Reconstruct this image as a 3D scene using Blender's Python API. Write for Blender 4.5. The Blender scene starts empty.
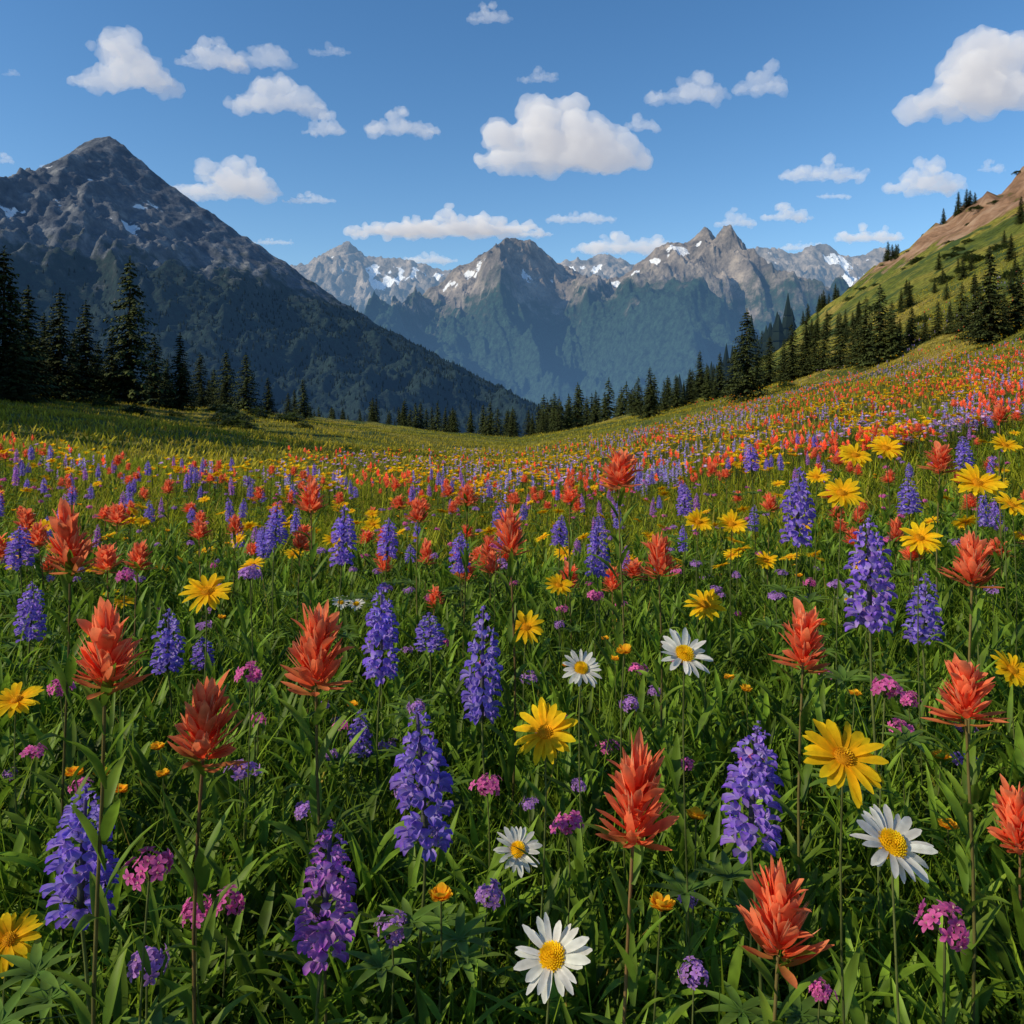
import bpy, math, numpy as np
from mathutils import Vector, Matrix, Euler
R=np.random.default_rng(11)
rad=math.radians
CAMZ=1.15
scene=bpy.context.scene
COL=scene.collection
# ------------------------------------------------------------------ noise
_p=np.random.default_rng(3).permutation(256); _p=np.concatenate([_p,_p])
def pn(x,y,seed=0):
    xi=np.floor(x).astype(int); yi=np.floor(y).astype(int)
    xf=x-xi; yf=y-yi
    u=xf*xf*xf*(xf*(xf*6-15)+10); v=yf*yf*yf*(yf*(yf*6-15)+10)
    def g(ix,iy,dx,dy):
        h=_p[(_p[(ix+seed*17)&255]+iy)&255]*(2*np.pi/256)
        return np.cos(h)*dx+np.sin(h)*dy
    a=g(xi,yi,xf,yf); b=g(xi+1,yi,xf-1,yf); c=g(xi,yi+1,xf,yf-1); d=g(xi+1,yi+1,xf-1,yf-1)
    return 1.5*((a*(1-u)+b*u)*(1-v)+(c*(1-u)+d*u)*v)
def fbm(x,y,o=5,seed=0,gain=.5):
    s=0;a=1;t=0
    for i in range(o):
        s=s+a*pn(x*2**i+i*7.3,y*2**i+i*3.1,seed+i); t+=a; a*=gain
    return s/t
def ridged(x,y,o=5,seed=0,gain=.5):
    s=0;a=1;t=0;w=1
    for i in range(o):
        n=(1-np.abs(pn(x*2**i+i*5.7,y*2**i+i*9.2,seed+i)))**2
        s=s+a*n*w; w=np.clip(n*1.4,0,1); t+=a; a*=gain
    return s/t
def ss(a,b,x):
    t=np.clip((x-a)/(b-a),0,1); return t*t*(3-2*t)
# ------------------------------------------------------------------ terrain height
def gz(x,y):
    x=np.asarray(x,float); y=np.asarray(y,float)
    d=np.interp(y,[0,30,60,85,110,135,200,400,1000,2500,40000],[0,-1.35,-3.0,-3.6,-4.0,-6.5,-20,-65,-180,-260,-260])
    xr=np.clip(x,0,200); xl=np.clip(-x,0,300)
    f=.235*xr*xr/(xr+3)+.12*xl*xl/(xl+5)
    w=np.clip((x-28)/104,0,1)**1.25
    zc=np.interp(y,[-50,0,100,200,250,300,400,600,900,1500,2500],[26,36,50,58,53,46,29,6,-30,-150,-260])
    z=(1-w)*(d+f)+w*zc-.3*np.clip(x-138,0,600)
    dist=np.sqrt(x*x+y*y)
    amp=.03+.008*np.clip(dist,0,150)+.02*np.clip(x-40,0,80)
    z=z+amp*fbm(x/14,y/14,4,5)+.5*amp*ss(20,90,dist)*fbm(x/45,y/45,3,9)*2
    crag=ss(32,48,z)*ss(76,115,x)*(1-ss(240,310,y))
    z=z+crag*9*(ridged(x/22,y/30,4,61)-.45)
    return np.maximum(z,-262)
def gz1(x,y): return float(gz(np.array([x]),np.array([y]))[0])
# ------------------------------------------------------------------ mesh helpers
def mesh_from(name,v,f,c=None,mat=None,smooth=True,attrs=None):
    me=bpy.data.meshes.new(name)
    v=np.asarray(v,np.float32); f=np.asarray(f,np.int32)
    me.vertices.add(len(v)); me.vertices.foreach_set('co',v.ravel())
    k=f.shape[1]
    me.loops.add(f.size); me.loops.foreach_set('vertex_index',f.ravel())
    me.polygons.add(len(f))
    me.polygons.foreach_set('loop_start',np.arange(len(f),dtype=np.int32)*k)
    me.polygons.foreach_set('loop_total',np.full(len(f),k,np.int32))
    me.polygons.foreach_set('use_smooth',np.full(len(f),smooth))
    me.update(calc_edges=True)
    if c is not None:
        a=me.color_attributes.new('Col','FLOAT_COLOR','POINT')
        cc=np.ones((len(v),4),np.float32); cc[:,:3]=c
        a.data.foreach_set('color',cc.ravel())
    if attrs:
        for k2,val in attrs.items():
            a=me.attributes.new(k2,'FLOAT','POINT'); a.data.foreach_set('value',np.asarray(val,np.float32).ravel())
    if mat: me.materials.append(mat)
    return me
def obj(name,data,loc=(0,0,0),parent=None,**kw):
    o=bpy.data.objects.new(name,data); COL.objects.link(o); o.location=loc
    if parent: o.parent=parent
    for k,v in kw.items(): o[k]=v
    return o
class Geo:
    def __init__(s): s.V=[];s.F=[];s.C=[];s.n=0
    def add(s,t):
        v,f,c=t; s.V.append(v); s.F.append(f+s.n); s.C.append(c); s.n+=len(v); return s
    def get(s): return np.concatenate(s.V),np.concatenate(s.F),np.concatenate(s.C)
PROF={'lance':([0,.1,.3,.5,.75,.92,1],[.35,.7,1,.97,.62,.25,.04]),
      'bract':([0,.25,.5,.7,.88,1],[.4,.75,1,.92,.6,.10]),
      'petal':([0,.2,.5,.78,.93,1],[.3,.7,.95,1,.75,.3]),
      'ray':([0,.2,.5,.78,.93,1],[.45,.75,1,.95,.65,.2]),
      'grass':([0,.3,.7,1],[.8,1,.6,.05]),
      'full':([0,1],[1,.8])}
def blades(P,az,el,L,W,bend,n,prof,cup,C0,C1,three=True,twist=0):
    P=np.atleast_2d(P); N=len(P)
    b=lambda a:np.broadcast_to(np.asarray(a,float),(N,))[:,None]
    az,el,L,W,bend,cup,twist=map(b,(az,el,L,W,bend,cup,twist))
    t=np.linspace(0,1,n+1)[None,:]
    e=el+bend*t; em=(e[:,1:]+e[:,:-1])/2
    r=np.concatenate([np.zeros((N,1)),np.cumsum(np.cos(em),1)*L/n],1)
    z=np.concatenate([np.zeros((N,1)),np.cumsum(np.sin(em),1)*L/n],1)
    w=W/2*np.interp(t,*PROF[prof])
    tw=twist*t
    nx=-np.sin(e); nz=np.cos(e)
    cols=[]
    for sgn in ((1,0,-1) if three else (1,-1)):
        lat=sgn*w*np.cos(tw); up=abs(sgn)*cup*w+sgn*w*np.sin(tw)
        lx=r+nx*up; lz=z+nz*up; ly=lat
        X=lx*np.cos(az)-ly*np.sin(az); Y=lx*np.sin(az)+ly*np.cos(az)
        cols.append(np.stack([X+P[:,0:1],Y+P[:,1:2],lz+P[:,2:3]],-1))
    V=np.stack(cols,2)
    k=V.shape[2]
    C0=np.broadcast_to(np.asarray(C0,float),(N,3))[:,None,None,:]; C1=np.broadcast_to(np.asarray(C1,float),(N,3))[:,None,None,:]
    C=C0+(C1-C0)*t[0][None,:,None,None]+np.zeros((N,n+1,k,3))
    if k==3: C[:,:,1,:]*=.85
    idx=np.arange((n+1)*k).reshape(n+1,k)
    q=np.stack([idx[:-1,:-1],idx[:-1,1:],idx[1:,1:],idx[1:,:-1]],-1).reshape(-1,4)
    Fa=(q[None]+(np.arange(N)*(n+1)*k)[:,None,None]).reshape(-1,4)
    return V.reshape(-1,3),Fa,C.reshape(-1,3)
def tube(pts,rs,c0,c1,m=6):
    pts=np.asarray(pts,float); n=len(pts); a=np.arange(m)*2*np.pi/m
    rs=np.broadcast_to(rs,(n,))
    V=pts[:,None,:]+np.stack([np.cos(a)[None]*rs[:,None],np.sin(a)[None]*rs[:,None],np.zeros((n,m))],-1)
    i=np.arange(n*m).reshape(n,m); j=np.roll(i,-1,1)
    Fq=np.stack([i[:-1],j[:-1],j[1:],i[1:]],-1).reshape(-1,4)
    t=np.linspace(0,1,n)[:,None,None]
    C=np.asarray(c0)*(1-t)+np.asarray(c1)*t+np.zeros((n,m,3))
    return V.reshape(-1,3),Fq,C.reshape(-1,3)
def dome(r,h,c0,c1,m=12,n=5,z0=0):
    th=np.linspace(0.02,np.pi/2,n)[::-1]
    pts=[(0,0,z0+h*math.cos(t)) for t in th]; rs=[r*math.sin(t) for t in th]
    return tube(pts,np.array(rs),c0,c1,m)
def xf(t,M):
    v,f,c=t; M=np.array(M); return v@M[:3,:3].T+M[:3,3],f,c
def merge(t,pos,sc,rz,tint=None,sz=None):
    v,f,c=t; N=len(pos)
    ca,sa=np.cos(rz)[:,None],np.sin(rz)[:,None]
    s=sc[:,None]; s3=s if sz is None else sz[:,None]
    X=(v[None,:,0]*ca-v[None,:,1]*sa)*s+pos[:,0:1]; Y=(v[None,:,0]*sa+v[None,:,1]*ca)*s+pos[:,1:2]; Z=v[None,:,2]*s3+pos[:,2:3]
    V=np.stack([X,Y,Z],-1).reshape(-1,3)
    Fa=(f[None]+(np.arange(N)*len(v))[:,None,None]).reshape(-1,f.shape[1])
    C=np.tile(c,(N,1)) if tint is None else (c[None]*tint[:,None,:]).reshape(-1,3)
    return V,Fa,C
U=lambda a,b,n:R.uniform(a,b,n)
# ------------------------------------------------------------------ materials
def newmat(name):
    m=bpy.data.materials.new(name); m.use_nodes=True; nt=m.node_tree; nt.nodes.clear()
    return m,nt,nt.nodes.new('ShaderNodeOutputMaterial')
def N_(nt,t,**kw):
    n=nt.nodes.new('ShaderNode'+t)
    for k,v in kw.items(): setattr(n,k,v)
    return n
def colmat(name,transl=.3,rough=.5,spec=.3,nscale=60,var=.35,objvar=.25,haze=None):
    m,nt,out=newmat(name); L=nt.links.new
    at=N_(nt,'Attribute',attribute_name='Col')
    tc=N_(nt,'TexCoord'); no=N_(nt,'TexNoise'); no.inputs['Scale'].default_value=nscale; no.inputs['Detail'].default_value=1
    L(tc.outputs['Object'],no.inputs['Vector'])
    mr=N_(nt,'MapRange'); mr.inputs[1].default_value=.3; mr.inputs[2].default_value=.7; mr.inputs[3].default_value=1-var; mr.inputs[4].default_value=1+var
    L(no.outputs[0],mr.inputs[0])
    oi=N_(nt,'ObjectInfo'); m2=N_(nt,'MapRange'); m2.inputs[3].default_value=1-objvar; m2.inputs[4].default_value=1+objvar*.6
    L(oi.outputs['Random'],m2.inputs[0])
    mu=N_(nt,'Math',operation='MULTIPLY'); L(mr.outputs[0],mu.inputs[0]); L(m2.outputs[0],mu.inputs[1])
    vm=N_(nt,'VectorMath',operation='SCALE'); L(at.outputs['Color'],vm.inputs[0]); L(mu.outputs[0],vm.inputs['Scale'])
    bs=N_(nt,'BsdfPrincipled'); bs.inputs['Roughness'].default_value=rough; bs.inputs['Specular IOR Level'].default_value=spec
    L(vm.outputs[0],bs.inputs['Base Color'])
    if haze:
        bs.inputs['Emission Color'].default_value=(*haze,1); bs.inputs['Emission Strength'].default_value=1  # air haze painted as a constant blue glow on the foliage
    if transl<=0:
        L(bs.outputs[0],out.inputs[0]); return m
    tr=N_(nt,'BsdfTranslucent'); L(vm.outputs[0],tr.inputs['Color'])
    mx=N_(nt,'MixShader'); mx.inputs[0].default_value=transl; L(bs.outputs[0],mx.inputs[1]); L(tr.outputs[0],mx.inputs[2])
    L(mx.outputs[0],out.inputs[0]); return m
M_petal=colmat('petal',.50,.7,.08,120,.12,.08)
M_leaf=colmat('leaf_green',.45,.5,.2,40,.3,.25)
M_grass=colmat('grass_blades',.48,.6,.10,3,.3,.0)
M_conifer=colmat('conifer_needles',0,.75,.15,6,.35,.3)
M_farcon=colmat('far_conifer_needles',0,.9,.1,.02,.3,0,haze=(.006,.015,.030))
M_bark=colmat('bark',0,.9,.1,30,.4,.2)
def groundmat():
    m,nt,out=newmat('meadow_ground'); L=nt.links.new
    geo=N_(nt,'NewGeometry')
    def noise(sc,det=6):
        n=N_(nt,'TexNoise'); n.inputs['Scale'].default_value=sc; n.inputs['Detail'].default_value=det; L(geo.outputs['Position'],n.inputs['Vector']); return n
    def ramp(src,stops):
        r=N_(nt,'ValToRGB'); L(src,r.inputs[0]); e=r.color_ramp.elements
        e[0].position,e[0].color=stops[0][0],(*stops[0][1],1); e[1].position,e[1].color=stops[-1][0],(*stops[-1][1],1)
        for p,c in stops[1:-1]:
            x=e.new(p); x.color=(*c,1)
        return r
    n1=noise(.05,6); r1=ramp(n1.outputs[0],[(.3,(.08,.115,.022)),(.45,(.16,.19,.035)),(.58,(.27,.25,.05)),(.72,(.38,.28,.09))])
    n2=noise(1.3,5); r2=ramp(n2.outputs[0],[(.35,(.5,.5,.45)),(.65,(1.25,1.2,1.1))])
    mu=N_(nt,'MixRGB',blend_type='MULTIPLY'); mu.inputs[0].default_value=1; L(r1.outputs[0],mu.inputs[1]); L(r2.outputs[0],mu.inputs[2])
    n3=noise(.22,6); r3=ramp(n3.outputs[0],[(.53,(0,0,0)),(.60,(1,1,1))])
    mb=N_(nt,'MixRGB'); L(r3.outputs[0],mb.inputs[0]); L(mu.outputs[0],mb.inputs[1]); mb.inputs[2].default_value=(.06,.095,.028,1)
    at=N_(nt,'Attribute',attribute_name='rock')
    n4=noise(.12,9); n4.inputs['Roughness'].default_value=.68
    r4=ramp(n4.outputs[0],[(.36,(.11,.065,.04)),(.5,(.30,.18,.115)),(.66,(.46,.32,.22))])
    ad=N_(nt,'Math',operation='ADD'); L(at.outputs['Fac'],ad.inputs[0]); L(n4.outputs[0],ad.inputs[1])
    rr=ramp(ad.outputs[0],[(.76,(0,0,0)),(.86,(1,1,1))])
    mc=N_(nt,'MixRGB'); L(rr.outputs[0],mc.inputs[0]); L(mb.outputs[0],mc.inputs[1]); L(r4.outputs[0],mc.inputs[2])
    bs=N_(nt,'BsdfPrincipled'); bs.inputs['Roughness'].default_value=.95; bs.inputs['Specular IOR Level'].default_value=.1
    L(mc.outputs[0],bs.inputs['Base Color'])
    bp2=N_(nt,'Bump'); bp2.inputs['Strength'].default_value=.8; bp2.inputs['Distance'].default_value=6; L(n4.outputs[0],bp2.inputs['Height'])
    L(bp2.outputs[0],bs.inputs['Normal'])
    L(bs.outputs[0],out.inputs[0]); return m
def mountmat(name,haze,scale,forest=(.016,.03,.014),alp=(.06,.065,.035),rock=((.05,.055,.065),(.12,.122,.13),(.26,.255,.25)),bump=.45,ztop=1000.,low=1.6):
    m,nt,out=newmat(name); L=nt.links.new
    geo=N_(nt,'NewGeometry')
    def noise(sc,det=8,rough=.6):
        n=N_(nt,'TexNoise'); n.inputs['Scale'].default_value=sc; n.inputs['Detail'].default_value=det; n.inputs['Roughness'].default_value=rough; L(geo.outputs['Position'],n.inputs['Vector']); return n
    def ramp(src,stops):
        r=N_(nt,'ValToRGB'); L(src,r.inputs[0]); e=r.color_ramp.elements
        e[0].position,e[0].color=stops[0][0],(*stops[0][1],1); e[1].position,e[1].color=stops[-1][0],(*stops[-1][1],1)
        for p,c in stops[1:-1]:
            x=e.new(p); x.color=(*c,1)
        return r
    nr=noise(scale,8,.7); rr=ramp(nr.outputs[0],[(.35,rock[0]),(.5,rock[1]),(.66,rock[2])])
    nf=noise(scale*6,4,.7); rf=ramp(nf.outputs[0],[(.35,tuple(a*.45 for a in forest)),(.65,tuple(a*1.9 for a in forest))])
    ng=noise(scale*1.5,5,.65)
    af=N_(nt,'Attribute',attribute_name='forest'); asn=N_(nt,'Attribute',attribute_name='snow')
    def thr(att,nz,k,lo,hi):
        a=N_(nt,'Math',operation='MULTIPLY_ADD'); L(nz.outputs[0],a.inputs[0]); a.inputs[1].default_value=k; L(att.outputs['Fac'],a.inputs[2])
        r=N_(nt,'MapRange'); r.interpolation_type='SMOOTHSTEP'; L(a.outputs[0],r.inputs[0]); r.inputs[1].default_value=lo; r.inputs[2].default_value=hi; return r
    tg=thr(af,ng,1.2,.85,1.2)
    mg=N_(nt,'MixRGB'); L(tg.outputs[0],mg.inputs[0]); L(rr.outputs[0],mg.inputs[1]); mg.inputs[2].default_value=(*alp,1)
    tf=thr(af,ng,1.3,1.05,1.3)
    mf=N_(nt,'MixRGB'); L(tf.outputs[0],mf.inputs[0]); L(mg.outputs[0],mf.inputs[1]); L(rf.outputs[0],mf.inputs[2])
    ts=thr(asn,nr,1.0,1.02,1.06)
    ms=N_(nt,'MixRGB'); L(ts.outputs[0],ms.inputs[0]); L(mf.outputs[0],ms.inputs[1]); ms.inputs[2].default_value=(.72,.74,.78,1)
    bs=N_(nt,'BsdfPrincipled'); bs.inputs['Roughness'].default_value=.9; bs.inputs['Specular IOR Level'].default_value=.1
    L(ms.outputs[0],bs.inputs['Base Color'])
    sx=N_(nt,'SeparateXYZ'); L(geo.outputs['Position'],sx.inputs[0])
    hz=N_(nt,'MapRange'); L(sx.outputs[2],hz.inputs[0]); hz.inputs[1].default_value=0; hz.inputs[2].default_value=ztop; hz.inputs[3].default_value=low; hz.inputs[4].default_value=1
    bs.inputs['Emission Color'].default_value=(*haze,1); L(hz.outputs[0],bs.inputs['Emission Strength'])  # aerial haze put into the rock as blue emission, stronger lower down
    bp=N_(nt,'Bump'); bp.inputs['Strength'].default_value=1; bp.inputs['Distance'].default_value=bump/scale; L(nr.outputs[0],bp.inputs['Height'])
    L(bp.outputs[0],bs.inputs['Normal'])
    L(bs.outputs[0],out.inputs[0]); return m
# ------------------------------------------------------------------ ground sheet
xs=np.sinh(np.linspace(-10.3,10.3,900))*2; ys=np.sinh(np.linspace(-2.6,10.3,620))*2
X,Y=np.meshgrid(xs,ys); Z=gz(X,Y)
idx=np.arange(X.size).reshape(X.shape)
Fg=np.stack([idx[:-1,:-1],idx[:-1,1:],idx[1:,1:],idx[1:,:-1]],-1).reshape(-1,4)
rock=ss(25,42,Z)*ss(66,104,X)*.44*(1-ss(220,300,Y))
me=mesh_from('meadow_ground',np.stack([X,Y,Z],-1).reshape(-1,3),Fg,None,groundmat(),attrs={'rock':rock})
obj('meadow_ground',me,label="green alpine meadow rising to a grassy rocky hillside",category="ground",kind="structure")
# ------------------------------------------------------------------ mountains
def mountain(name,crest,front,back,base,amp,lam,seed,nx,nt_,forest_z,forest_k,snow_z,snow_k,snow_b,mat,label,power=1.35,lamy=2.3,ra=.16,cr=.45,streak=1.0,top=.35,topw=.05,vee=None):
    b,u,D=[np.array(a,float) for a in zip(*crest)]
    xc=b/800*D; zc=u/800*D
    x=np.linspace(xc[0],xc[-1],nx)
    Zc=np.interp(x,xc,zc); Yc=np.interp(x,xc,D)
    t=np.concatenate([np.linspace(-1,0,nt_//5,endpoint=False),np.linspace(0,1,nt_)**1.15])
    T,Xg=np.meshgrid(t,x,indexing='ij'); Zg=Zc[None]; Yg=Yc[None]-np.where(T>0,T*front,T*back)
    P=(1-np.abs(T))**power
    wx=Xg+lam*.5*fbm(Xg/lam/1.5,Yg/lam/1.5,3,seed+3); wy=Yg
    S=ridged(wx/lam,wy/(lam*lamy),6,seed,.5)
    Dt=fbm(Xg/lam*4,Yg/lam*3,5,seed+9,.6)
    env=(.12+.88*ss(0,.25,np.abs(T)))*(1-ss(.75,1,np.abs(T)))
    H=base+(Zg-base)*P+amp*(S-.45)*env+amp*.16*Dt*(cr+(1-cr)*env)
    rough=ridged(Xg/lam*4,Yg/lam*3,5,seed+20,.6)-.4
    H=H+amp*ra*rough*(cr+(1-cr)*env)
    if vee:
        q=np.abs(Xg/Yg-vee[0]); H=H-vee[2]*np.clip(1-q/vee[1],0,1)*ss(.12,.5,T)+vee[2]*.45*np.exp(-((q-vee[1]*1.5)/(vee[1]*.6))**2)*ss(.12,.5,T)*(1-ss(.7,1,T))
    conc=(.45-S)-.5*rough
    fo=(forest_z-H)/forest_k+.35*fbm(Xg/lam*1.3,Yg/lam*1.3,4,seed+31)+.5*(S-.45)
    fo=np.clip(fo,-1,1)*.5+.5
    sn=.8*conc+.55*fbm(Xg/lam*2.6*streak,Yg/lam*1.5,5,seed+40)+snow_b-1.0*(1-ss(snow_z-snow_k/2,snow_z+snow_k/2,H))-top*(1-ss(0,topw,np.abs(T)))
    i=np.arange(Xg.size).reshape(Xg.shape)
    Fq=np.stack([i[:-1,:-1],i[1:,:-1],i[1:,1:],i[:-1,1:]],-1).reshape(-1,4)[:,::-1]
    V=np.stack([Xg,Yg,H],-1).reshape(-1,3)
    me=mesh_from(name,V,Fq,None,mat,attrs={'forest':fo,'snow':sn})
    obj(name,me,label=label,category="mountain",kind="structure")
    return V,fo.ravel(),T.ravel()
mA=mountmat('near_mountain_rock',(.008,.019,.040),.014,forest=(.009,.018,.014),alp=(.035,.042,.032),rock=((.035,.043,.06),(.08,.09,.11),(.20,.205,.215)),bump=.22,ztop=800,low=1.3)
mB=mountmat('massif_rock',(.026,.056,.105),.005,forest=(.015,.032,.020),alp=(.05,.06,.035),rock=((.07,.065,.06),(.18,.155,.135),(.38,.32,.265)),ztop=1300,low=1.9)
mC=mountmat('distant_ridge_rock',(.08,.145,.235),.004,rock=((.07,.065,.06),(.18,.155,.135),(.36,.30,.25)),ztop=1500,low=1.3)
def C_(pts,D): # survey of crest: tangent offsets (1/800) from the view axis and range
    return [(p[0]-512,400-p[1],D if len(p)<3 else p[2]) for p in pts]
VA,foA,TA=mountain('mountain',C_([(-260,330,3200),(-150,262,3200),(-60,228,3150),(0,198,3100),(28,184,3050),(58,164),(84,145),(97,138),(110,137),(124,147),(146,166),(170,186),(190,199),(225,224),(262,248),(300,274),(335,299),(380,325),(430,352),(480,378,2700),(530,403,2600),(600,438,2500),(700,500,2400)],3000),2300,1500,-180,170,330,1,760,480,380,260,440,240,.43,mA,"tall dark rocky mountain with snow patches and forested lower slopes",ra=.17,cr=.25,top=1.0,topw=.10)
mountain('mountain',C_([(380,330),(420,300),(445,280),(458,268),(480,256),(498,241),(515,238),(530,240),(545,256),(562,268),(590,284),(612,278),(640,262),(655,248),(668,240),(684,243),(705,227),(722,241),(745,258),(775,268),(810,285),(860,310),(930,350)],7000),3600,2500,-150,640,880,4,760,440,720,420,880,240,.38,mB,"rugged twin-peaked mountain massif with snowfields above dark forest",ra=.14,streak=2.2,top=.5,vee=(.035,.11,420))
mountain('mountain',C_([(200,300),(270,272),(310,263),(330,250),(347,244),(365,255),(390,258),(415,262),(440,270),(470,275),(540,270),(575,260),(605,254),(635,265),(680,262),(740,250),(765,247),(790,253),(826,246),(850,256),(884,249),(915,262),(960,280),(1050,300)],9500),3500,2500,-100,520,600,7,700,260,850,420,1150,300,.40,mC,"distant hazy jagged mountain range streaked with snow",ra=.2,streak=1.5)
# ------------------------------------------------------------------ conifers
def conifer(seed,wid=.17):
    r=np.random.default_rng(seed); P=[];AZ=[];EL=[];LL=[];WW=[];C0=[];C1=[]
    lv=32
    for k in range(lv):
        z=.05+.93*(k/lv)**.97
        Rz=(wid*(1-z)**.82+.006)*r.uniform(.8,1.1)
        nb=int(6+8*(1-z))
        for j in range(nb):
            a=r.uniform(0,2*np.pi); Lb=Rz*r.choice([.6,.8,.95,1.05,1.2]); dr=-.25-.25*r.random()
            ns=max(2,int(6*(Lb/wid)+2))
            for q in range(ns):
                fr=(q+.6)/ns; rr=Lb*fr; zz=z+dr*rr+.35*rr*rr/wid*.5+r.uniform(-.004,.004)
                for s in (-1,0,1):
                    P.append((rr*math.cos(a),rr*math.sin(a),zz)); AZ.append(a+s*r.uniform(.5,1.1)); EL.append(r.uniform(-.75,.1))
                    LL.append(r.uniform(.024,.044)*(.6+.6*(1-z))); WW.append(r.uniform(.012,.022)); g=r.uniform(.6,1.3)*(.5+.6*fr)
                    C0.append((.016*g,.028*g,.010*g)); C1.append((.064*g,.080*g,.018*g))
    for k in range(14):
        P.append((0,0,.93+.06*k/14)); AZ.append(r.uniform(0,6.28)); EL.append(r.uniform(.6,1.4)); LL.append(.025); WW.append(.009); C0.append((.02,.035,.015)); C1.append((.035,.06,.02))
    crown=blades(P,AZ,EL,LL,WW,-.4,2,'lance',.3,C0,C1,three=False)
    trunk=tube([(0,0,-.03),(0,0,.1),(0,0,.5),(0,0,.97)],np.array([.017,.013,.008,.002]),(.06,.045,.035),(.05,.04,.03),8)
    return mesh_from('trunk',*trunk,M_bark),mesh_from('crown',*crown,M_conifer)
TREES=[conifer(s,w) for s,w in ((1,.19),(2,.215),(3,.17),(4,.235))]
def tree(x,y,h,var,label,fat=1.0):
    z=gz1(x,y)
    e=obj('pine_tree',None,(x,y,z),label=label,category="tree",group="conifers around the meadow")
    e.empty_display_size=1
    tr,cr=TREES[var]; rz=R.uniform(0,6.28)
    for n,d in (('trunk',tr),('crown',cr)):
        o=obj(n,d,(0,0,0),e); o.scale=(h*fat,h*fat,h); o.rotation_euler=(0,0,rz)
YS=np.linspace(25,420,800)
def survey(b,base,ymax=400):
    tb=(b-512)/800; drop=(CAMZ-gz(tb*YS,YS))/YS*800+400
    k=np.where((drop<=base)&(YS<ymax))[0]
    return float(YS[k[0]]) if len(k) else None
def tree_s(b,top,base,label,yf=110,fat=1.1):
    y=survey(b,base) or yf
    if y is None: return
    x=(b-512)/800*y; h=(400-top)/800*y+CAMZ-gz1(x,y); h=float(np.clip(h,2,24))
    tree(x,y,h,int(R.integers(0,4)),label,fat)
big=[(4,246,62),(-14,270,60),(28,284,66),(60,288,70),(44,312,74),(86,300,76),(130,256,78),(112,330,80),(155,334,84),(180,332,80),(200,352,100),(226,350,104),(246,352,98),(214,368,110),(268,376,98),(303,378,96),(288,392,110),(16,330,56),(74,330,82),(98,342,88)]
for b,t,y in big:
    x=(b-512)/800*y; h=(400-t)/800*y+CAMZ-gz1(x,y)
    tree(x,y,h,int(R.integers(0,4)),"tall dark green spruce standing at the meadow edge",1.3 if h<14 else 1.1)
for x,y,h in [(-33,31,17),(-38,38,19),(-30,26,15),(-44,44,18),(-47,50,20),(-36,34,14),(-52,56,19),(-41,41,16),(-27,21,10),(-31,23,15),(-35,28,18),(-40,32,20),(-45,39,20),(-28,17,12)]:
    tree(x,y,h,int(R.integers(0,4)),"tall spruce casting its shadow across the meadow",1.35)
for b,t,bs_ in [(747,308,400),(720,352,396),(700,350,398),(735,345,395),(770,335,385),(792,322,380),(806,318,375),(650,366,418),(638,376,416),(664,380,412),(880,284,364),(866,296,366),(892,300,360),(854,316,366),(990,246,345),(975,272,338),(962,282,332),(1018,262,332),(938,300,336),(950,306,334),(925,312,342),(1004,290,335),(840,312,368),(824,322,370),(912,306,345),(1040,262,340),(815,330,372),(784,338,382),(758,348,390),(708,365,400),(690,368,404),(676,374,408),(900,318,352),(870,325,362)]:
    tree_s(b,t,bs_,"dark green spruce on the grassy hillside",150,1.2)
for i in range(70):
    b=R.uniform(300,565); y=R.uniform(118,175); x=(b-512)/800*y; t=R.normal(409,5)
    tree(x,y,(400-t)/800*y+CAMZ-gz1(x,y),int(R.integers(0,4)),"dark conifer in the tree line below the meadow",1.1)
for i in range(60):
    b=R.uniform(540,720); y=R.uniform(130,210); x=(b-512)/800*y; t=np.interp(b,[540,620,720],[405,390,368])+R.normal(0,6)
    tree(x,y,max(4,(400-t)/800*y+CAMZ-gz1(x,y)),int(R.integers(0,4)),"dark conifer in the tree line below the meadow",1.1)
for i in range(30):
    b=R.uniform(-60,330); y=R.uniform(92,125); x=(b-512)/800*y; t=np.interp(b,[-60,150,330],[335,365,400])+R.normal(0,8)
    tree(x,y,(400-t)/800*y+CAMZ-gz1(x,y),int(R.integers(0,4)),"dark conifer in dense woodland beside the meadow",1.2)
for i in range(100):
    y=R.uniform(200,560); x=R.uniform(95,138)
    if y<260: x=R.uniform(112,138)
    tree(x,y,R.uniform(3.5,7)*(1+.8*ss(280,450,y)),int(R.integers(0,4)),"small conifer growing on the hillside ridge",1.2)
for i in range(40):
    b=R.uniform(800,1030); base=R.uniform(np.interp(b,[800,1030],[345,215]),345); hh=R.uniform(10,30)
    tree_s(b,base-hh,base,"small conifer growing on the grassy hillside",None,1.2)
def lowtree():
    g=Geo()
    for z0,z1,r0 in ((.05,.5,.19),(.3,.75,.14),(.55,1,.09)):
        g.add(tube([(0,0,z0),(0,0,z1)],np.array([r0,.004]),(.005,.010,.006),(.011,.020,.012),5))
    return g.get()
ok=np.where((foA>.52)&(TA>0)&(TA<.8)&(VA[:,0]>-2600))[0]
wgt=np.clip((foA[ok]-.5)*4,0.05,1); wgt/=wgt.sum()
pk=R.choice(ok,16000,p=wgt); n=len(pk)
pos=VA[pk]+np.stack([U(-6,6,n),U(-6,6,n),U(-5,-2,n)],-1)
t_=merge(lowtree(),pos,U(12,22,n),U(0,6,n),np.repeat(U(.5,1.3,n)[:,None],3,1),sz=U(9,15,n))
n=5000; yy=U(200,1500,n); xx=U(-1.0,.35,n)*yy; pos=np.stack([xx,yy,gz(xx,yy)-1],-1)
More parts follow.
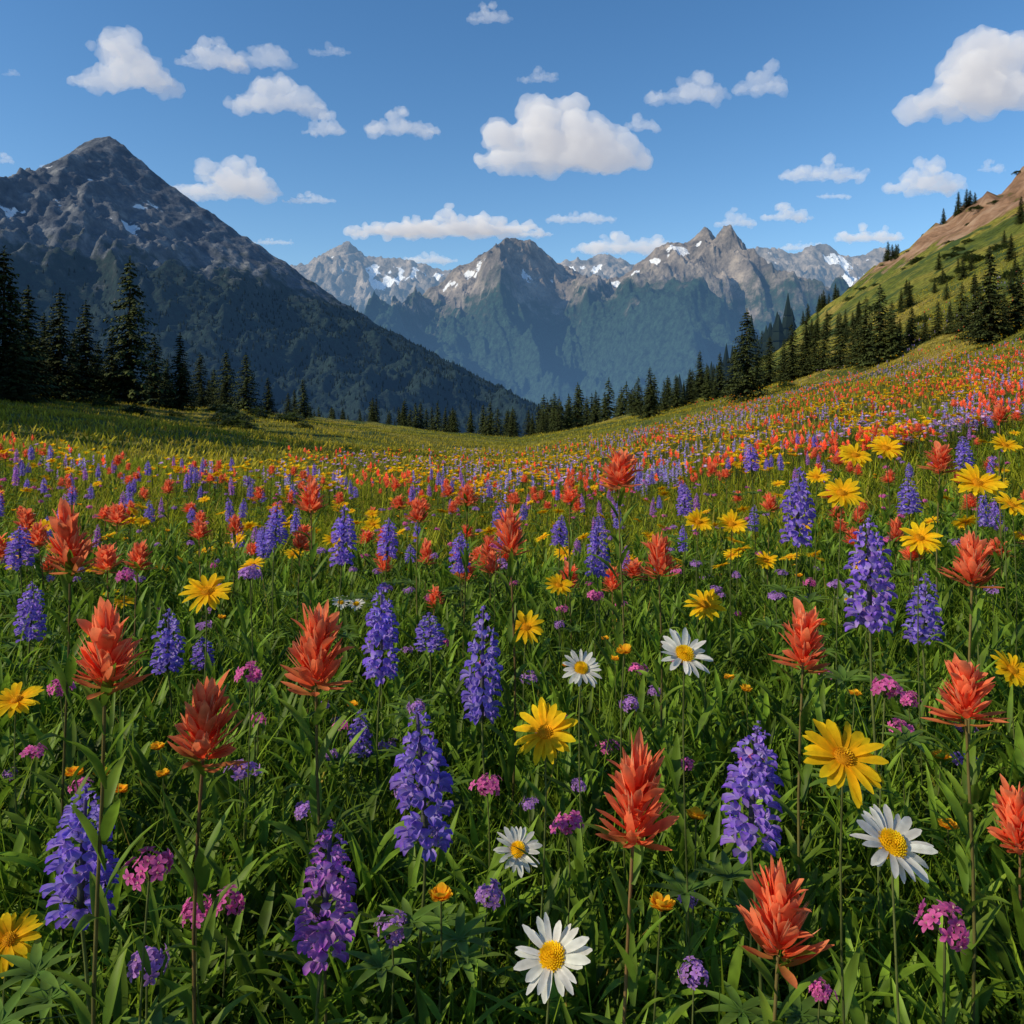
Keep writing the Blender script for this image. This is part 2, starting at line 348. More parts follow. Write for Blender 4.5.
t2=merge(lowtree(),pos,U(10,16,n),U(0,6,n),np.repeat(U(.5,1.4,n)[:,None],3,1),sz=U(9,15,n))
g=Geo(); g.add(t_); g.add(t2)
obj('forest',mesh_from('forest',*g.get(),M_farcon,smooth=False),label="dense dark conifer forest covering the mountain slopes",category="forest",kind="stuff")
# ------------------------------------------------------------------ shrubs
def shrub(seed):
    r=np.random.default_rng(seed); n=900
    th=r.uniform(0,6.28,n); ph=np.arccos(r.uniform(0,1,n)); rr=r.uniform(.55,1,n)**.5*(.8+.3*np.sin(3*th+seed)*np.cos(2*ph))
    P=np.stack([rr*np.sin(ph)*np.cos(th),rr*np.sin(ph)*np.sin(th),rr*np.cos(ph)*.75],-1)
    g=r.uniform(.5,1.3,n)[:,None]
    return mesh_from('shrub',*blades(P,th,r.uniform(-.3,1.2,n),.16,.09,-.4,2,'lance',.3,np.array([.035,.06,.018])*g,np.array([.09,.12,.028])*g,three=False),M_leaf)
SH=[shrub(1),shrub(2)]
for i in range(120):
    if i<26: b=R.uniform(0,330); y=R.uniform(60,95)
    else: b=R.uniform(640,1030); y=R.uniform(75,260)
    x=(b-512)/800*y; s=R.uniform(.7,1.9)
    o=obj('shrub',SH[i%2],(x,y,gz1(x,y)-.1),label="low rounded green shrub on the grassy slope",category="bush",group="shrubs dotting the slopes"); o.scale=(s*1.3,s,s*.8); o.rotation_euler=(0,0,R.uniform(0,6))
# ------------------------------------------------------------------ flowers (templates)
GA=2.39996
def jit(c,k,n,r): return np.clip(np.asarray(c)[None]*(1+r.uniform(-k,k,(n,1)))*(1+r.uniform(-k*.3,k*.3,(n,3))),0,1)
def paint_head(seed):
    r=np.random.default_rng(seed); g=Geo(); N=60; s=np.linspace(0,1,N); az=np.arange(N)*GA+r.uniform(-.5,.5,N)
    P=np.stack([.006*np.cos(az),.006*np.sin(az),s*.06],-1)
    el=np.radians(16+54*s**.7+r.uniform(-19,19,N)); L=.042-.006*s+r.uniform(-.014,.012,N)
    g.add(blades(P,az,el,L,.0120+r.uniform(-.004,.005,N),np.radians(34*(1-s)+r.uniform(-35,30,N)),6,'bract',.4,jit((1.0,.115,.035),.08,N,r),jit((1.0,.30,.14),.10,N,r),twist=r.uniform(-1,1,N)))
    n=9; az=np.arange(n)*2.3+r.uniform(0,1,n); P=np.stack([.005*np.cos(az),.005*np.sin(az),r.uniform(-.012,.01,n)],-1)
    g.add(blades(P,az,np.radians(r.uniform(-10,25,n)),r.uniform(.035,.054,n),.012,np.radians(r.uniform(10,55,n)),6,'bract',.5,(.45,.2,.05),(1.0,.28,.12)))
    n=34; s=r.uniform(0,1,n); az=r.uniform(0,6.28,n); P=np.stack([.006*np.cos(az),.006*np.sin(az),s*.056],-1)
    g.add(blades(P,az,np.radians(32+50*s),.050-.012*s,.0036,.25,4,'lance',.6,(1,.2,.06),(1,.52,.30)))
    return g.get()
def lupine_head(seed,pink=0):
    r=np.random.default_rng(seed); g=Geo(); wh=14
    g.add(tube([(0,0,-.01),(0,0,.07),(0,0,.15)],np.array([.0035,.003,.0015]),(.12,.15,.06),(.18,.13,.32)))
    P=[];A=[];S=[];Fr=[]
    for k in range(wh):
        f=k/(wh-1); z=.002+.15*f**.95; nf=int(r.integers(6,8)) if f<.8 else 5
        sh=(1-f**2.6)**.8; sz=.0118*sh+.0040; rr=.0190*sh**.8+.0015
        if f<.12: rr*=.85
        for j in range(nf):
            a=(j+k*.37+r.uniform(-.3,.3))*2*np.pi/nf
            if r.random()<.12: continue
            q=r.uniform(.78,1.12)
            P.append((rr*q*math.cos(a),rr*q*math.sin(a),z+r.uniform(-.004,.004)-.006*sh)); A.append(a); S.append(sz*r.uniform(.7,1.15)); Fr.append(f)
    P=np.array(P);A=np.array(A);S=np.array(S);n=len(A)
    deep=np.array((.19+.28*pink,.10,.68-.08*pink)); lite=np.array((.56+.2*pink,.46,.97-.12*pink))
    g.add(blades(P*[.15,.15,1],A,.35,.02*np.clip(S/.0165,.25,1),.0014,.2,1,'full',0,(.12,.12,.15),(.25,.15,.4),three=False))
    g.add(blades(P,A,np.radians(r.uniform(45,85,n)),S*.95,S*1.0,np.radians(r.uniform(10,60,n)),4,'petal',.45,jit(lite,.35,n,r),jit(deep*1.2,.35,n,r)))
    for sg in (-1,1):
        g.add(blades(P+np.stack([-np.sin(A)*S*.12*sg,np.cos(A)*S*.12*sg,0*A],-1),A+sg*.14,np.radians(r.uniform(0,35,n)),S*.95,S*.55,np.radians(-55),4,'petal',.9,jit(lite*.95,.35,n,r),jit(deep,.4,n,r)))
    return g.get()
def disc(rad_,h,n,c0,c1,r):
    g=Geo(); g.add(dome(rad_,h,np.array(c0)*.8,c0,14,6))
    i=np.arange(n); q=np.sqrt((i+.5)/n); a=i*GA
    P=np.stack([rad_*q*np.cos(a),rad_*q*np.sin(a),h*np.sqrt(np.clip(1-q*q,0,1))-.0005],-1)
    g.add(blades(P,a,np.radians(90-70*q),.0026*rad_/.012,.0019*rad_/.012*1.2,.2,1,'full',.2,jit(c0,.2,n,r),jit(c1,.2,n,r),three=False))
    return g.get()
def rays(seed,n,L,W,c0,c1,z,droop,layers=2,cup=.25,prof='ray'):
    r=np.random.default_rng(seed); g=Geo()
    for l in range(layers):
        a=(np.arange(n)+.5*l)*2*np.pi/n+r.uniform(-.14,.14,n); P=np.stack([z*.6*np.cos(a),z*.6*np.sin(a),np.full(n,-.001*l)],-1)
        g.add(blades(P,a,np.radians(r.uniform(2,28,n)-8*l),L*(1-.06*l)*r.uniform(.8,1.12,n),W*r.uniform(.7,1.15,n),np.radians(-droop+r.uniform(-20,14,n)),6,prof,cup,jit(c0,.08,n,r),jit(c1,.08,n,r),twist=r.uniform(-.5,.5,n)))
    return g.get()
def cluster(seed,c0,c1,n=16):
    r=np.random.default_rng(seed); g=Geo(); 
    for i in range(n):
        q=(i+.5)/n; ph=math.acos(1-q*1.15); a=i*GA+r.uniform(-.4,.4); d=np.array([math.sin(ph)*math.cos(a),math.sin(ph)*math.sin(a),math.cos(ph)])
        rr=r.uniform(.011,.029); k=r.uniform(.7,1.3)
        t=blades(np.zeros((5,3)),np.arange(5)*1.2566+r.uniform(0,1),.35,.0105,.0064,-.5,3,'petal',.3,np.array(c1)*k,np.array(c0)*k)
        ctr=blades(np.zeros((3,3)),np.arange(3)*2.1,1.2,.004,.0018,0,1,'full',0,(.6,.4,.4),(.8,.6,.5))
        dd=Vector(d)+Vector(r.uniform(-.4,.4,3))
        M=Matrix.Translation(Vector(d*rr*np.array([1,1,.75])))@dd.to_track_quat('Z','Y').to_matrix().to_4x4()
        v,f,c=t; c=np.clip(c,0,1)
        g.add(xf((v,f,c),M)); g.add(xf(ctr,M))
        g.add(blades(np.array([[0,0,-.012]]),a,math.pi/2-ph*.8,rr+.01,.0015,0,1,'full',0,(.06,.08,.03),(.2,.08,.12),three=False))
    return g.get()
SL=.6
LA=(.085,.16,.016); LB=(.21,.33,.032)
def stem(seed,r0=.0028,c0=(.09,.14,.03),c1=(.16,.19,.06)):
    r=np.random.default_rng(seed); t=np.linspace(0,1,8); ph=r.uniform(0,6)
    pts=np.stack([.012*np.sin(t*3+ph)*t*(1-t)*4,.012*np.cos(t*2.5+ph)*t*(1-t)*4,t*SL],-1)
    return tube(pts,r0*(1-.35*t),c0,c1)
def stem_leaves(seed,n=16,L=.11,W=.015,lo=.12,hi=.93,el=48):
    r=np.random.default_rng(seed); q=np.linspace(lo,hi,n); az=np.arange(n)*GA+r.uniform(-.3,.3,n)
    P=np.stack([0*q,0*q,q*SL],-1); s=1-.45*q
    return blades(P,az,np.radians(el+r.uniform(-12,16,n)),L*s*r.uniform(.8,1.2,n),W*(.6+.6*s)*r.uniform(.8,1.2,n),np.radians(r.uniform(-60,-10,n)),6,'lance',.35,jit(LA,.25,n,r),jit(LB,.25,n,r),twist=r.uniform(-.5,.5,n))
def palm_leaves(seed,n=7):
    r=np.random.default_rng(seed); g=Geo()
    for i in range(n):
        z=r.uniform(.15,.8)*SL; a=i*GA; Lp=r.uniform(.05,.09); el=r.uniform(.3,.9)
        g.add(blades(np.array([[0,0,z]]),a,el,Lp,.0022,0,2,'full',0,(.05,.09,.025),(.06,.11,.03)))
        e=np.array([Lp*math.cos(el)*math.cos(a),Lp*math.cos(el)*math.sin(a),z+Lp*math.sin(el)])
        m=8; az=a+(np.arange(m)-3.5)*.72
        g.add(blades(np.tile(e,(m,1)),az,r.uniform(.2,.6),r.uniform(.04,.055,m),.011,-.5,5,'lance',.6,jit((.08,.16,.025),.2,m,r),jit((.18,.29,.045),.2,m,r)))
    return g.get()
K={}
def kind(key,objname,heads,W,H,stems,leaves,label,cat,group,tiltx=0,WP=None):
    K[key]=dict(name=objname,W=W,H=H,WP=WP or W,label=label,cat=cat,group=group,tilt=tiltx,vars=[])
    for i,hd in enumerate(heads):
        parts=[(n,mesh_from(n,*t,M_petal),True) for n,t in hd]
        parts+= [('stem',mesh_from('stem',*stems[i%len(stems)],M_leaf),False),('leaves',mesh_from('leaves',*leaves[i%len(leaves)],M_leaf),False)]
        g=Geo(); g.add(stems[i%len(stems)]); g.add(leaves[i%len(leaves)]); ns=g.n
        M=Matrix.Translation((0,0,SL))@Euler((rad(tiltx*.8),0,0)).to_matrix().to_4x4()
        for n,t in hd: g.add(xf(t,M))
        v,f,c=g.get(); me=mesh_from(objname,v,f,c,M_leaf); me.materials.append(M_petal)
        mi=np.zeros(len(f),np.int32); mi[f[:,0]>=ns]=1; me.polygons.foreach_set('material_index',mi)
        K[key]['vars'].append((parts,me))
r5=np.random.default_rng(5)
stR=[stem(1,.003,(.10,.14,.04),(.22,.17,.06)),stem(2,.003,(.10,.14,.04),(.28,.16,.07))]
stG=[stem(3,.0026),stem(4,.0026)]; stN=[stem(5,.002),stem(6,.002)]
kind('paint','paintbrush_flower',[[('flower_head',paint_head(s))] for s in (1,2,3,4)],.092,.105,stR,[stem_leaves(1,24,.115,.016,.1,.97,55),stem_leaves(2,24,.115,.016,.1,.97,55)],"red-orange paintbrush flower on a leafy upright stem","flower","paintbrush flowers in the meadow")
kind('lupine','lupine_flower',[[('flower_head',lupine_head(s,p))] for s,p in ((1,0),(2,.15),(3,0),(4,.05))],.074,.172,stG,[palm_leaves(1),palm_leaves(2)],"tall violet-blue lupine spike with palmate leaves","flower","lupines in the meadow",0,.098)
kind('lupinep','lupine_flower',[[('flower_head',lupine_head(7,.9))]],.074,.172,stG,[palm_leaves(1)],"purple-pink lupine spike among green leaves","flower","lupines in the meadow",0,.09)
kind('yellow','yellow_daisy',[[('petals',rays(s,13,.042,.0122,(.90,.44,.008),(1.0,.70,.015),.012,18)),('center_disc',disc(.011,.006,70,(.75,.34,.012),(.95,.58,.02),r5))] for s in (1,2,3,4)],.1,.03,stN,[stem_leaves(5,9,.1,.014,.1,.7),stem_leaves(6,8,.1,.014,.1,.7)],"bright yellow daisy-like bloom on a slender stem","flower","yellow daisies in the meadow",38)
kind('white','white_daisy',[[('petals',rays(s,21,.034,.0092,(.80,.79,.72),(.90,.89,.85),.014,10,1)),('center_disc',disc(.0135,.007,130,(.9,.52,.008),(1,.70,.02),r5))] for s in (1,2)],.09,.02,stN,[stem_leaves(7,8,.08,.012,.1,.7),stem_leaves(8,8,.08,.012,.1,.7)],"white daisy with a domed yellow centre","flower","white daisies in the meadow",42)
kind('pink','pink_wildflower',[[('flower_head',cluster(s,(.82,.20,.52),(.6,.08,.34)))] for s in (1,2)],.062,.04,stN,[stem_leaves(9,9,.08,.012,.1,.8)],"small magenta-pink wildflower cluster on a thin stem","flower","pink wildflowers in the meadow")
kind('violet','violet_wildflower',[[('flower_head',cluster(s,(.55,.30,.74),(.36,.16,.54)))] for s in (3,4)],.062,.04,stN,[stem_leaves(10,9,.08,.012,.1,.8)],"small pale violet wildflower cluster on a thin stem","flower","violet wildflowers in the meadow")
kind('orange','orange_wildflower',[[('flower_head',rays(9,9,.016,.012,(.90,.34,.01),(1,.6,.03),.004,-55,3,.4,'petal'))]],.034,.02,stN,[stem_leaves(11,8,.07,.01,.1,.8)],"small orange-yellow button bloom on a thin stem","flower","orange wildflowers in the meadow")
def hero(key,b,v,wpx,hpx=None):
    k=K[key]; tb=(b-512)/800; tv=(v-400)/800
    d=k['WP']*800/wpx
    for _ in range(7):
        hgt=CAMZ-tv*d-gz1(tb*d,d)
        if hgt<.43: d*=.94
        elif hgt>.98 and tv>.05: d*=1.06
    x=tb*d; z0=gz1(x,d); sc=wpx/800*d/k['W']
    Hh=k['H']*sc if hpx is None else hpx/800*d
    zbase=CAMZ-tv*d-(Hh/2 if k['H']>.05 else 0)-z0
    e=obj(k['name'],None,(x,d,z0),label=k['label'],category=k['cat'],group=k['group']); e.empty_display_size=.1
    parts,_m=k['vars'][int(R.integers(0,len(k['vars'])))]; rz=R.uniform(0,6.28); lean=R.uniform(-.08,.08)
    for n,me,ish in parts:
        o=obj(n,me,(0,0,0),e)
        if ish:
            o.location=(0,0,zbase); o.scale=(sc,sc,Hh/k['H'] if k['H']>.05 else sc)
            if k['H']>.05: o.rotation_euler=(R.uniform(-.08,.08),lean,rz)
            else:
                M=Euler((rad(k['tilt']+R.uniform(-12,8)),rad(R.uniform(-16,16)),0)).to_matrix()@Matrix.Rotation(rz,3,'Z'); o.rotation_euler=M.to_euler()
        else:
            o.scale=(max(.8,min(sc,1.3)),max(.8,min(sc,1.3)),zbase/SL)
            o.rotation_euler=(0,0,rz)
HER=dict(
paint=[(70,532,54,74),(105,640,78,92),(316,640,70,94),(203,715,74,88),(633,785,84,112),(778,905,90,102),(803,632,56,68),(966,685,66,68),(972,556,54,56),(510,527,42,50),(659,552,40,46),(619,465,46,42),(311,494,34,34),(138,553,30,28),(418,508,26,26),(467,493,28,22),(940,455,36,30),(1020,815,56,72),(300,537,24,24),(199,528,24,20),(235,523,22,20),(570,494,24,18),(770,500,22,20),(1000,412,22,18)],
lupine=[(80,842,76,132),(426,765,66,150),(482,654,46,122),(750,775,68,132),(381,625,42,98),(30,606,32,60),(168,635,36,66),(870,565,54,120),(597,542,28,62),(797,500,36,82),(922,602,40,72),(362,728,28,48),(20,543,30,44),(275,520,26,42),(342,530,30,62),(387,535,24,42),(459,548,24,44),(909,492,26,40),(430,628,34,38),(203,650,26,32),(685,497,20,34),(965,450,20,34),(752,455,18,30),(560,528,22,32),(500,512,20,28)],
lupinep=[(322,880,70,138)],
yellow=[(207,592,52),(16,700,50),(545,732,68),(843,757,90),(705,605,42),(8,940,62),(842,493,44),(698,522,30),(732,524,32),(559,585,30),(526,627,38),(920,538,44),(1012,505,36),(1012,670,44),(886,448,36),(978,483,50),(855,455,34),(766,560,24),(817,477,26),(630,560,18),(1005,445,30)],
white=[(552,957,82),(891,845,88),(517,850,52),(684,655,60),(581,669,46)],
pink=[(150,870,52),(196,915,40),(228,905,42),(250,675,32),(568,825,38),(945,928,58),(885,690,38),(820,992,32),(487,788,34),(60,690,28),(125,577,24),(908,700,26),(497,548,18),(595,597,20),(620,605,16)],
violet=[(392,930,44),(147,965,50),(488,898,38),(694,975,38),(630,705,26),(686,898,28),(250,575,30),(530,805,20),(655,692,18),(10,775,18)],
orange=[(441,897,26),(661,907,28),(696,817,22),(624,652,18),(163,775,15),(746,690,13),(240,770,14)])
for k_,lst in HER.items():
    for h in lst: hero(k_,*h)
def scatter(key,n,y0,y1,hlo,hhi,pw=1.0,slo=.8,shi=1.15):
    k=K[key]; sd_={'paint':3,'lupine':8,'lupinep':8,'yellow':15,'pink':22,'violet':29,'orange':36,'white':41}[key]
    for i in range(n):
        for _ in range(30):
            y=y0+(y1-y0)*R.random()**pw; x=R.uniform(-.70,.72)*y
            if float(fbm(np.array([x/1.1]),np.array([y/1.4]),2,sd_)[0])>R.uniform(-.4,.3): break
        me=k['vars'][int(R.integers(0,len(k['vars'])))][1]
        o=obj(k['name'],me,(x,y,gz1(x,y)),label=k['label'],category=k['cat'],group=k['group'])
        s=R.uniform(slo,shi); o.scale=(s,s,R.uniform(hlo,hhi)/.7)
        o.rotation_euler=(R.uniform(-.1,.1),R.uniform(-.1,.1),R.uniform(0,6.28) if k['H']>.025 else R.uniform(-.9,.9))
scatter('paint',160,3.0,11,.50,.76,.9,.9,1.5)
scatter('lupine',100,3.2,11,.48,.72,.9,.7,1.15)
scatter('lupinep',45,3.0,11,.48,.68,.8,.6,.9)
scatter('yellow',275,2.8,11,.50,.78,.85,.7,1.3)
scatter('pink',150,1.4,11,.44,.62,.9,.6,1.1)
scatter('violet',200,1.4,11,.44,.66,.9,.6,1.3)
scatter('orange',100,1.4,9,.44,.62,.9,.8,1.2)
scatter('white',6,2.6,6,.5,.6)
def lod(kind_):
    g=Geo(); r=np.random.default_rng(2)
    g.add(blades(np.array([[0,0,0]]),0,1.5,.5,.006,0,1,'full',0,(.05,.09,.02),(.07,.1,.03),three=False))
    if kind_=='paint':
        n=8; a=np.arange(n)*GA; s=np.linspace(0,1,n); P=np.stack([0*a,0*a,.48+.05*s],-1); g.add(blades(P,a,.5+.9*s,.05,.028,.4,2,'bract',.3,(.95,.13,.045),(1,.32,.15),three=False))
    if kind_=='lupine':
        n=12; a=np.arange(n)*GA; s=np.linspace(0,1,n); P=np.stack([0*a,0*a,.44+.13*s],-1); g.add(blades(P,a,.4+.9*s,.036*(1-.5*s),.03*(1-.4*s),-.5,2,'petal',.3,(.56,.46,.90),(.40,.30,.80),three=False))
    if kind_=='yellow':
        n=9; a=np.arange(n)*6.283/n; P=np.tile([0,0,.52],(n,1)); g.add(blades(P,a,r.uniform(.6,1.2,n),.045,.026,-.3,2,'petal',.2,(.95,.50,.01),(1,.72,.02),three=False))
    if kind_ in('pink','white'):
        n=9; a=np.arange(n)*GA; P=np.tile([0,0,.5],(n,1)); c=(.74,.52,.84) if kind_=='pink' else (.8,.8,.78); g.add(blades(P,a,r.uniform(.1,1.3,n),.03,.024,-.3,1,'full',.2,np.array(c)*.75,c,three=False))
    return g.get()
for key,nm,n,lab,sd in (('paint','distant_paintbrush_flowers',1900,"carpet of small red-orange paintbrush blooms",1),('lupine','distant_lupine_flowers',1500,"carpet of small violet lupine blooms",2),('yellow','distant_yellow_daisies',3600,"carpet of small yellow daisy blooms",3),('pink','distant_pink_wildflowers',2600,"carpet of small pink and lilac blooms",4)):
    n3=n*8
    y=9.5+80*U(0,1,n3)**1.6; x=U(-.78,.80,n3)*y
    dens=fbm(x/y*9,np.log(y)*5,3,sd*5)*1.5+.6*fbm(x/y*3,np.log(y)*2,2,sd*7)
    if key=='paint': dens=dens+.25*ss(0,.5,x/y)-.05
    if key=='yellow': dens=dens+.15
    lim=np.interp(x/y,[-.7,-.4,-.2,-.05,.1,.25,.7],[13,14,22,40,56,78,88])*(1+.25*pn(x/4,y/6))
    keep=(dens>U(0.05,.55,n3))&(y<lim)&(U(0,1,n3)<1.15-.85*y/lim)
    x=x[keep][:n]; y=y[keep][:n]; m=len(x)
    sc=U(.8,1.4,m)*(1+y/60)
    t=merge(lod(key),np.stack([x,y,gz(x,y)-.2*np.clip(y/60,0,1)],-1),sc,U(0,6.28,m),np.clip(1+R.uniform(-.2,.2,(m,1))+R.uniform(-.08,.08,(m,3)),0,1.2),sz=U(.75,1.15,m)*(1+y/150))
    obj(nm,mesh_from(nm,*t,M_petal,smooth=False),label=lab,category="flowers",kind="stuff")
# ------------------------------------------------------------------ grass and leafy undergrowth
def grass(n,y0,y1,pw,spread,hlo,hhi,wlo,whi,seg,colA,colB,dry=.12):
    y=y0+(y1-y0)*U(0,1,n)**pw; x=U(-1,1,n)*(spread*y+.4)
    P=np.stack([x,y,gz(x,y)-.01],-1)
    k=U(.5,1.35,n)[:,None]; tone=np.clip(.5+.8*fbm(x/y*5,np.log(y)*3,3,77),0,1)[:,None]
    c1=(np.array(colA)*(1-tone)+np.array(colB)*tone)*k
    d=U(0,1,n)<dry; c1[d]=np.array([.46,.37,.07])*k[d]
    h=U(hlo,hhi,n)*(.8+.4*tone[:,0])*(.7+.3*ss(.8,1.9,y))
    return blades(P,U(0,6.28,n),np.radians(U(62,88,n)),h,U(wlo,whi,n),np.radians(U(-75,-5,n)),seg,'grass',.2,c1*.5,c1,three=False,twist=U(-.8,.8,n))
g=Geo()
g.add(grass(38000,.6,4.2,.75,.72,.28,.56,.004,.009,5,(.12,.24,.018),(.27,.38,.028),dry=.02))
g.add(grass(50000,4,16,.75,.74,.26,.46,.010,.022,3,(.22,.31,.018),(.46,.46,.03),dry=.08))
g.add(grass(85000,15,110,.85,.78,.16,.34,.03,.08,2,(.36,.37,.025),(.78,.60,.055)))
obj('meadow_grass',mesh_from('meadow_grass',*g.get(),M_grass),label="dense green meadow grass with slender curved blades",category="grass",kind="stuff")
n=6800; y=.6+4.6*U(0,1,n)**.85; x=U(-1,1,n)*(.72*y+.35); z=gz(x,y)
m=7; rep=lambda a:np.repeat(a,m)
hh=rep(U(.05,.40,n)*(.62+.38*ss(.8,2.0,y)))+U(-.05,.07,n*m); hh=np.clip(hh,0.01,.5)
P=np.stack([rep(x)+U(-.012,.012,n*m),rep(y)+U(-.012,.012,n*m),rep(z)+hh],-1)
k=(rep(U(.5,1.4,n))*U(.8,1.2,n*m))[:,None]
t=blades(P,U(0,6.28,n*m),np.radians(U(38,85,n*m)),U(.06,.15,n*m),U(.010,.021,n*m),np.radians(U(-60,0,n*m)),4,'lance',.35,np.array([.085,.17,.014])*k,np.array([.21,.34,.028])*k,twist=U(-.5,.5,n*m))
obj('leafy_undergrowth',mesh_from('leafy_undergrowth',*t,M_leaf),label="lush lance-shaped green leaves between the flowers",category="plants",kind="stuff")
# ------------------------------------------------------------------ clouds (soft-edged volumes inside billowing shells)
def cloudmat(dn):
    m,nt,out=newmat('cloud'); L=nt.links.new
    sc=N_(nt,'VolumeScatter'); sc.inputs['Color'].default_value=(1,1,1,1); sc.inputs['Density'].default_value=dn; sc.inputs['Anisotropy'].default_value=0
    em=N_(nt,'Emission'); em.inputs[0].default_value=(.96,.93,.98,1); em.inputs[1].default_value=dn*.28  # added glow standing in for light scattered repeatedly inside the cloud
    ad=N_(nt,'AddShader'); L(sc.outputs[0],ad.inputs[0]); L(em.outputs[0],ad.inputs[1]); L(ad.outputs[0],out.inputs['Volume'])
    return m
M_cloud=[cloudmat(.0034),cloudmat(.0042),cloudmat(.0030)]
import bmesh
bm=bmesh.new(); bmesh.ops.create_icosphere(bm,subdivisions=2,radius=1); icv=np.array([v.co[:] for v in bm.verts]); icf=np.array([[v.index for v in f.verts] for f in bm.faces]); bm.free()
def cloud(b,v,w,h,seed):
    r=np.random.default_rng(seed+100)
    tb=(b-512)/800; bot=(400-(v+h/2))/800; D=min(2600/bot,15000)
    Wd=w/800*D; Hd=h/800*D
    V=[];Fc=[];c=0
    def put(ce,s):
        nonlocal c
        vv=icv*s+ce; vv[:,2]=np.where(vv[:,2]<Hd*.10,Hd*.10+(vv[:,2]-Hd*.10)*.35,vv[:,2]); V.append(vv);Fc.append(icf+c);c+=len(icv)
    put(np.array([0,0,Hd*.24]),np.array([Wd*.46,Wd*.10+Hd*.1,Hd*.12]))
    nl=max(3,int(w/h*1.6)); 
    lobes=[(r.uniform(-.42,.42),r.uniform(.35,.85)) for _ in range(nl)]
    lobes.append((r.uniform(-.15,.15),1.0))
    n=int(30+w/2.2)
    for i in range(n):
        lx,lh=lobes[r.integers(0,len(lobes))]
        xx=np.clip(lx+r.normal(0,.12),-.5,.5); env=lh*math.sqrt(max(0.04,1-(2*xx)**2))
        rr=Hd*r.uniform(.06,.19)*(.5+.5*env); zz=Hd*.15+rr*.4+r.random()**1.2*max(0,Hd*env-1.7*rr-Hd*.1)
        yy=r.normal(0,.13)*Wd*.5
        put(np.array([xx*Wd,yy,zz]),np.array([rr*1.5,rr*1.1,rr]))
    me=mesh_from('cloud',np.concatenate(V),np.concatenate(Fc))
    o=obj('cloud_tmp',me); vs=max(Wd/140,Hd/45)
    rm=o.modifiers.new('r','REMESH'); rm.mode='VOXEL'; rm.voxel_size=vs
    sm=o.modifiers.new('s','SMOOTH'); sm.iterations=3
    for k_,(sc,st) in enumerate(((.42,.38),(.16,.20),(.06,.07))):
        tx=bpy.data.textures.new('cl','CLOUDS'); tx.noise_scale=Hd*sc; tx.noise_depth=3
        dm=o.modifiers.new('d','DISPLACE'); dm.texture=tx; dm.strength=Hd*st; dm.mid_level=.45
        if k_==1:
            rm=o.modifiers.new('r2','REMESH'); rm.mode='VOXEL'; rm.voxel_size=vs*.9
    rm=o.modifiers.new('r3','REMESH'); rm.mode='VOXEL'; rm.voxel_size=vs*.75
    dg=bpy.context.evaluated_depsgraph_get(); dg.update(); m2=bpy.data.meshes.new_from_object(o.evaluated_get(dg)); bpy.data.objects.remove(o)
    # keep only the main body (no stray crumbs or inner shells)
    nv=len(m2.vertices); ed=np.empty(len(m2.edges)*2,np.int32); m2.edges.foreach_get('vertices',ed); ed=ed.reshape(-1,2)
    lab=np.arange(nv)
    for _ in range(400):
        mn=np.minimum(lab[ed[:,0]],lab[ed[:,1]]); new=lab.copy(); np.minimum.at(new,ed[:,0],mn); np.minimum.at(new,ed[:,1],mn); new=new[new]
        if (new==lab).all(): break
        lab=new
    main=np.bincount(lab).argmax(); keepv=lab==main
    co=np.empty(nv*3,np.float32); m2.vertices.foreach_get('co',co); co=co.reshape(-1,3)
    fq=np.empty(len(m2.loops),np.int32); m2.loops.foreach_get('vertex_index',fq)
    if len(m2.loops)==4*len(m2.polygons):
        fq=fq.reshape(-1,4); fq=fq[keepv[fq[:,0]]]; mp=np.cumsum(keepv)-1
        m3=mesh_from('cloud',co[keepv],mp[fq]); bpy.data.meshes.remove(m2); m2=m3
    m2.materials.clear(); m2.materials.append(M_cloud[seed%3]); m2.name='cloud'
    obj('cloud',m2,(tb*D,D,CAMZ+bot*D),label="puffy white cumulus cloud drifting in blue sky",category="cloud",group="white clouds in the sky")
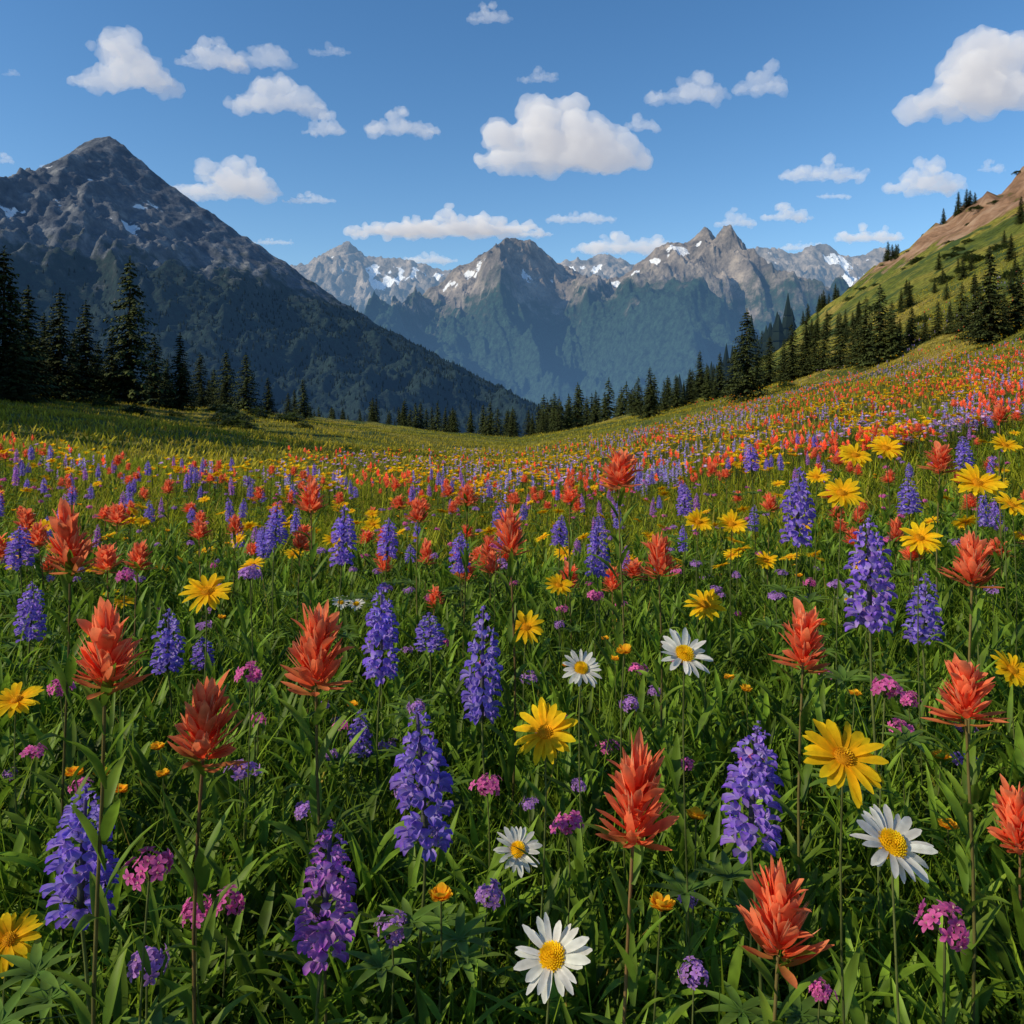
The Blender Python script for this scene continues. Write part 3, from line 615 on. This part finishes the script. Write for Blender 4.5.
CL=[(115,65,110,60),(210,54,66,34),(262,52,62,36),(275,92,98,46),(325,125,42,24),(330,49,46,14),(400,121,72,32),(490,14,52,20),(540,75,44,16),(558,138,185,82),(642,122,36,20),(690,86,74,38),(762,80,52,34),(995,74,130,92),(228,180,125,44),(312,197,56,14),(445,221,190,36),(580,214,76,20),(733,218,40,20),(785,212,54,20),(822,169,104,26),(925,178,92,36),(835,194,38,10),(625,240,110,32),(990,166,28,14),(870,233,78,20),(275,240,44,10),(3,158,24,12),(55,164,34,10),(10,72,20,9),(430,256,60,18),(535,232,40,10),(700,250,60,14),(800,245,50,12)]
for i,c in enumerate(CL): cloud(*c,i)
# ------------------------------------------------------------------ light, sky, camera
az=rad(-110); el=rad(33)
sd=Vector((math.sin(az)*math.cos(el),math.cos(az)*math.cos(el),math.sin(el)))
sl=bpy.data.lights.new('sun','SUN'); sl.energy=5.0; sl.angle=rad(.5); sl.color=(1,.87,.62)
so=bpy.data.objects.new('sun',sl); COL.objects.link(so); so.rotation_euler=sd.to_track_quat('Z','Y').to_euler()
w=bpy.data.worlds.new("World"); scene.world=w; w.use_nodes=True; nt=w.node_tree
bg=nt.nodes['Background']; sky=nt.nodes.new('ShaderNodeTexSky'); sky.sky_type='NISHITA'; sky.sun_disc=False; sky.sun_elevation=el; sky.sun_rotation=az%(2*math.pi); sky.ozone_density=2.0; sky.air_density=1.0; sky.dust_density=.3; sky.altitude=500
hs=nt.nodes.new('ShaderNodeHueSaturation'); hs.inputs['Saturation'].default_value=1.25
nt.links.new(sky.outputs[0],hs.inputs['Color']); nt.links.new(hs.outputs[0],bg.inputs[0]); bg.inputs[1].default_value=.15
cd=bpy.data.cameras.new('camera'); cd.lens=28.125; cd.sensor_width=36; cd.shift_y=-112/1024; cd.clip_start=.05; cd.clip_end=80000
co=bpy.data.objects.new('camera',cd); COL.objects.link(co); co.location=(0,0,CAMZ); co.rotation_euler=(rad(90),0,0); scene.camera=co
scene.view_settings.view_transform='Standard'; scene.view_settings.look='None'; scene.view_settings.exposure=0
print('objects',len(bpy.data.objects))
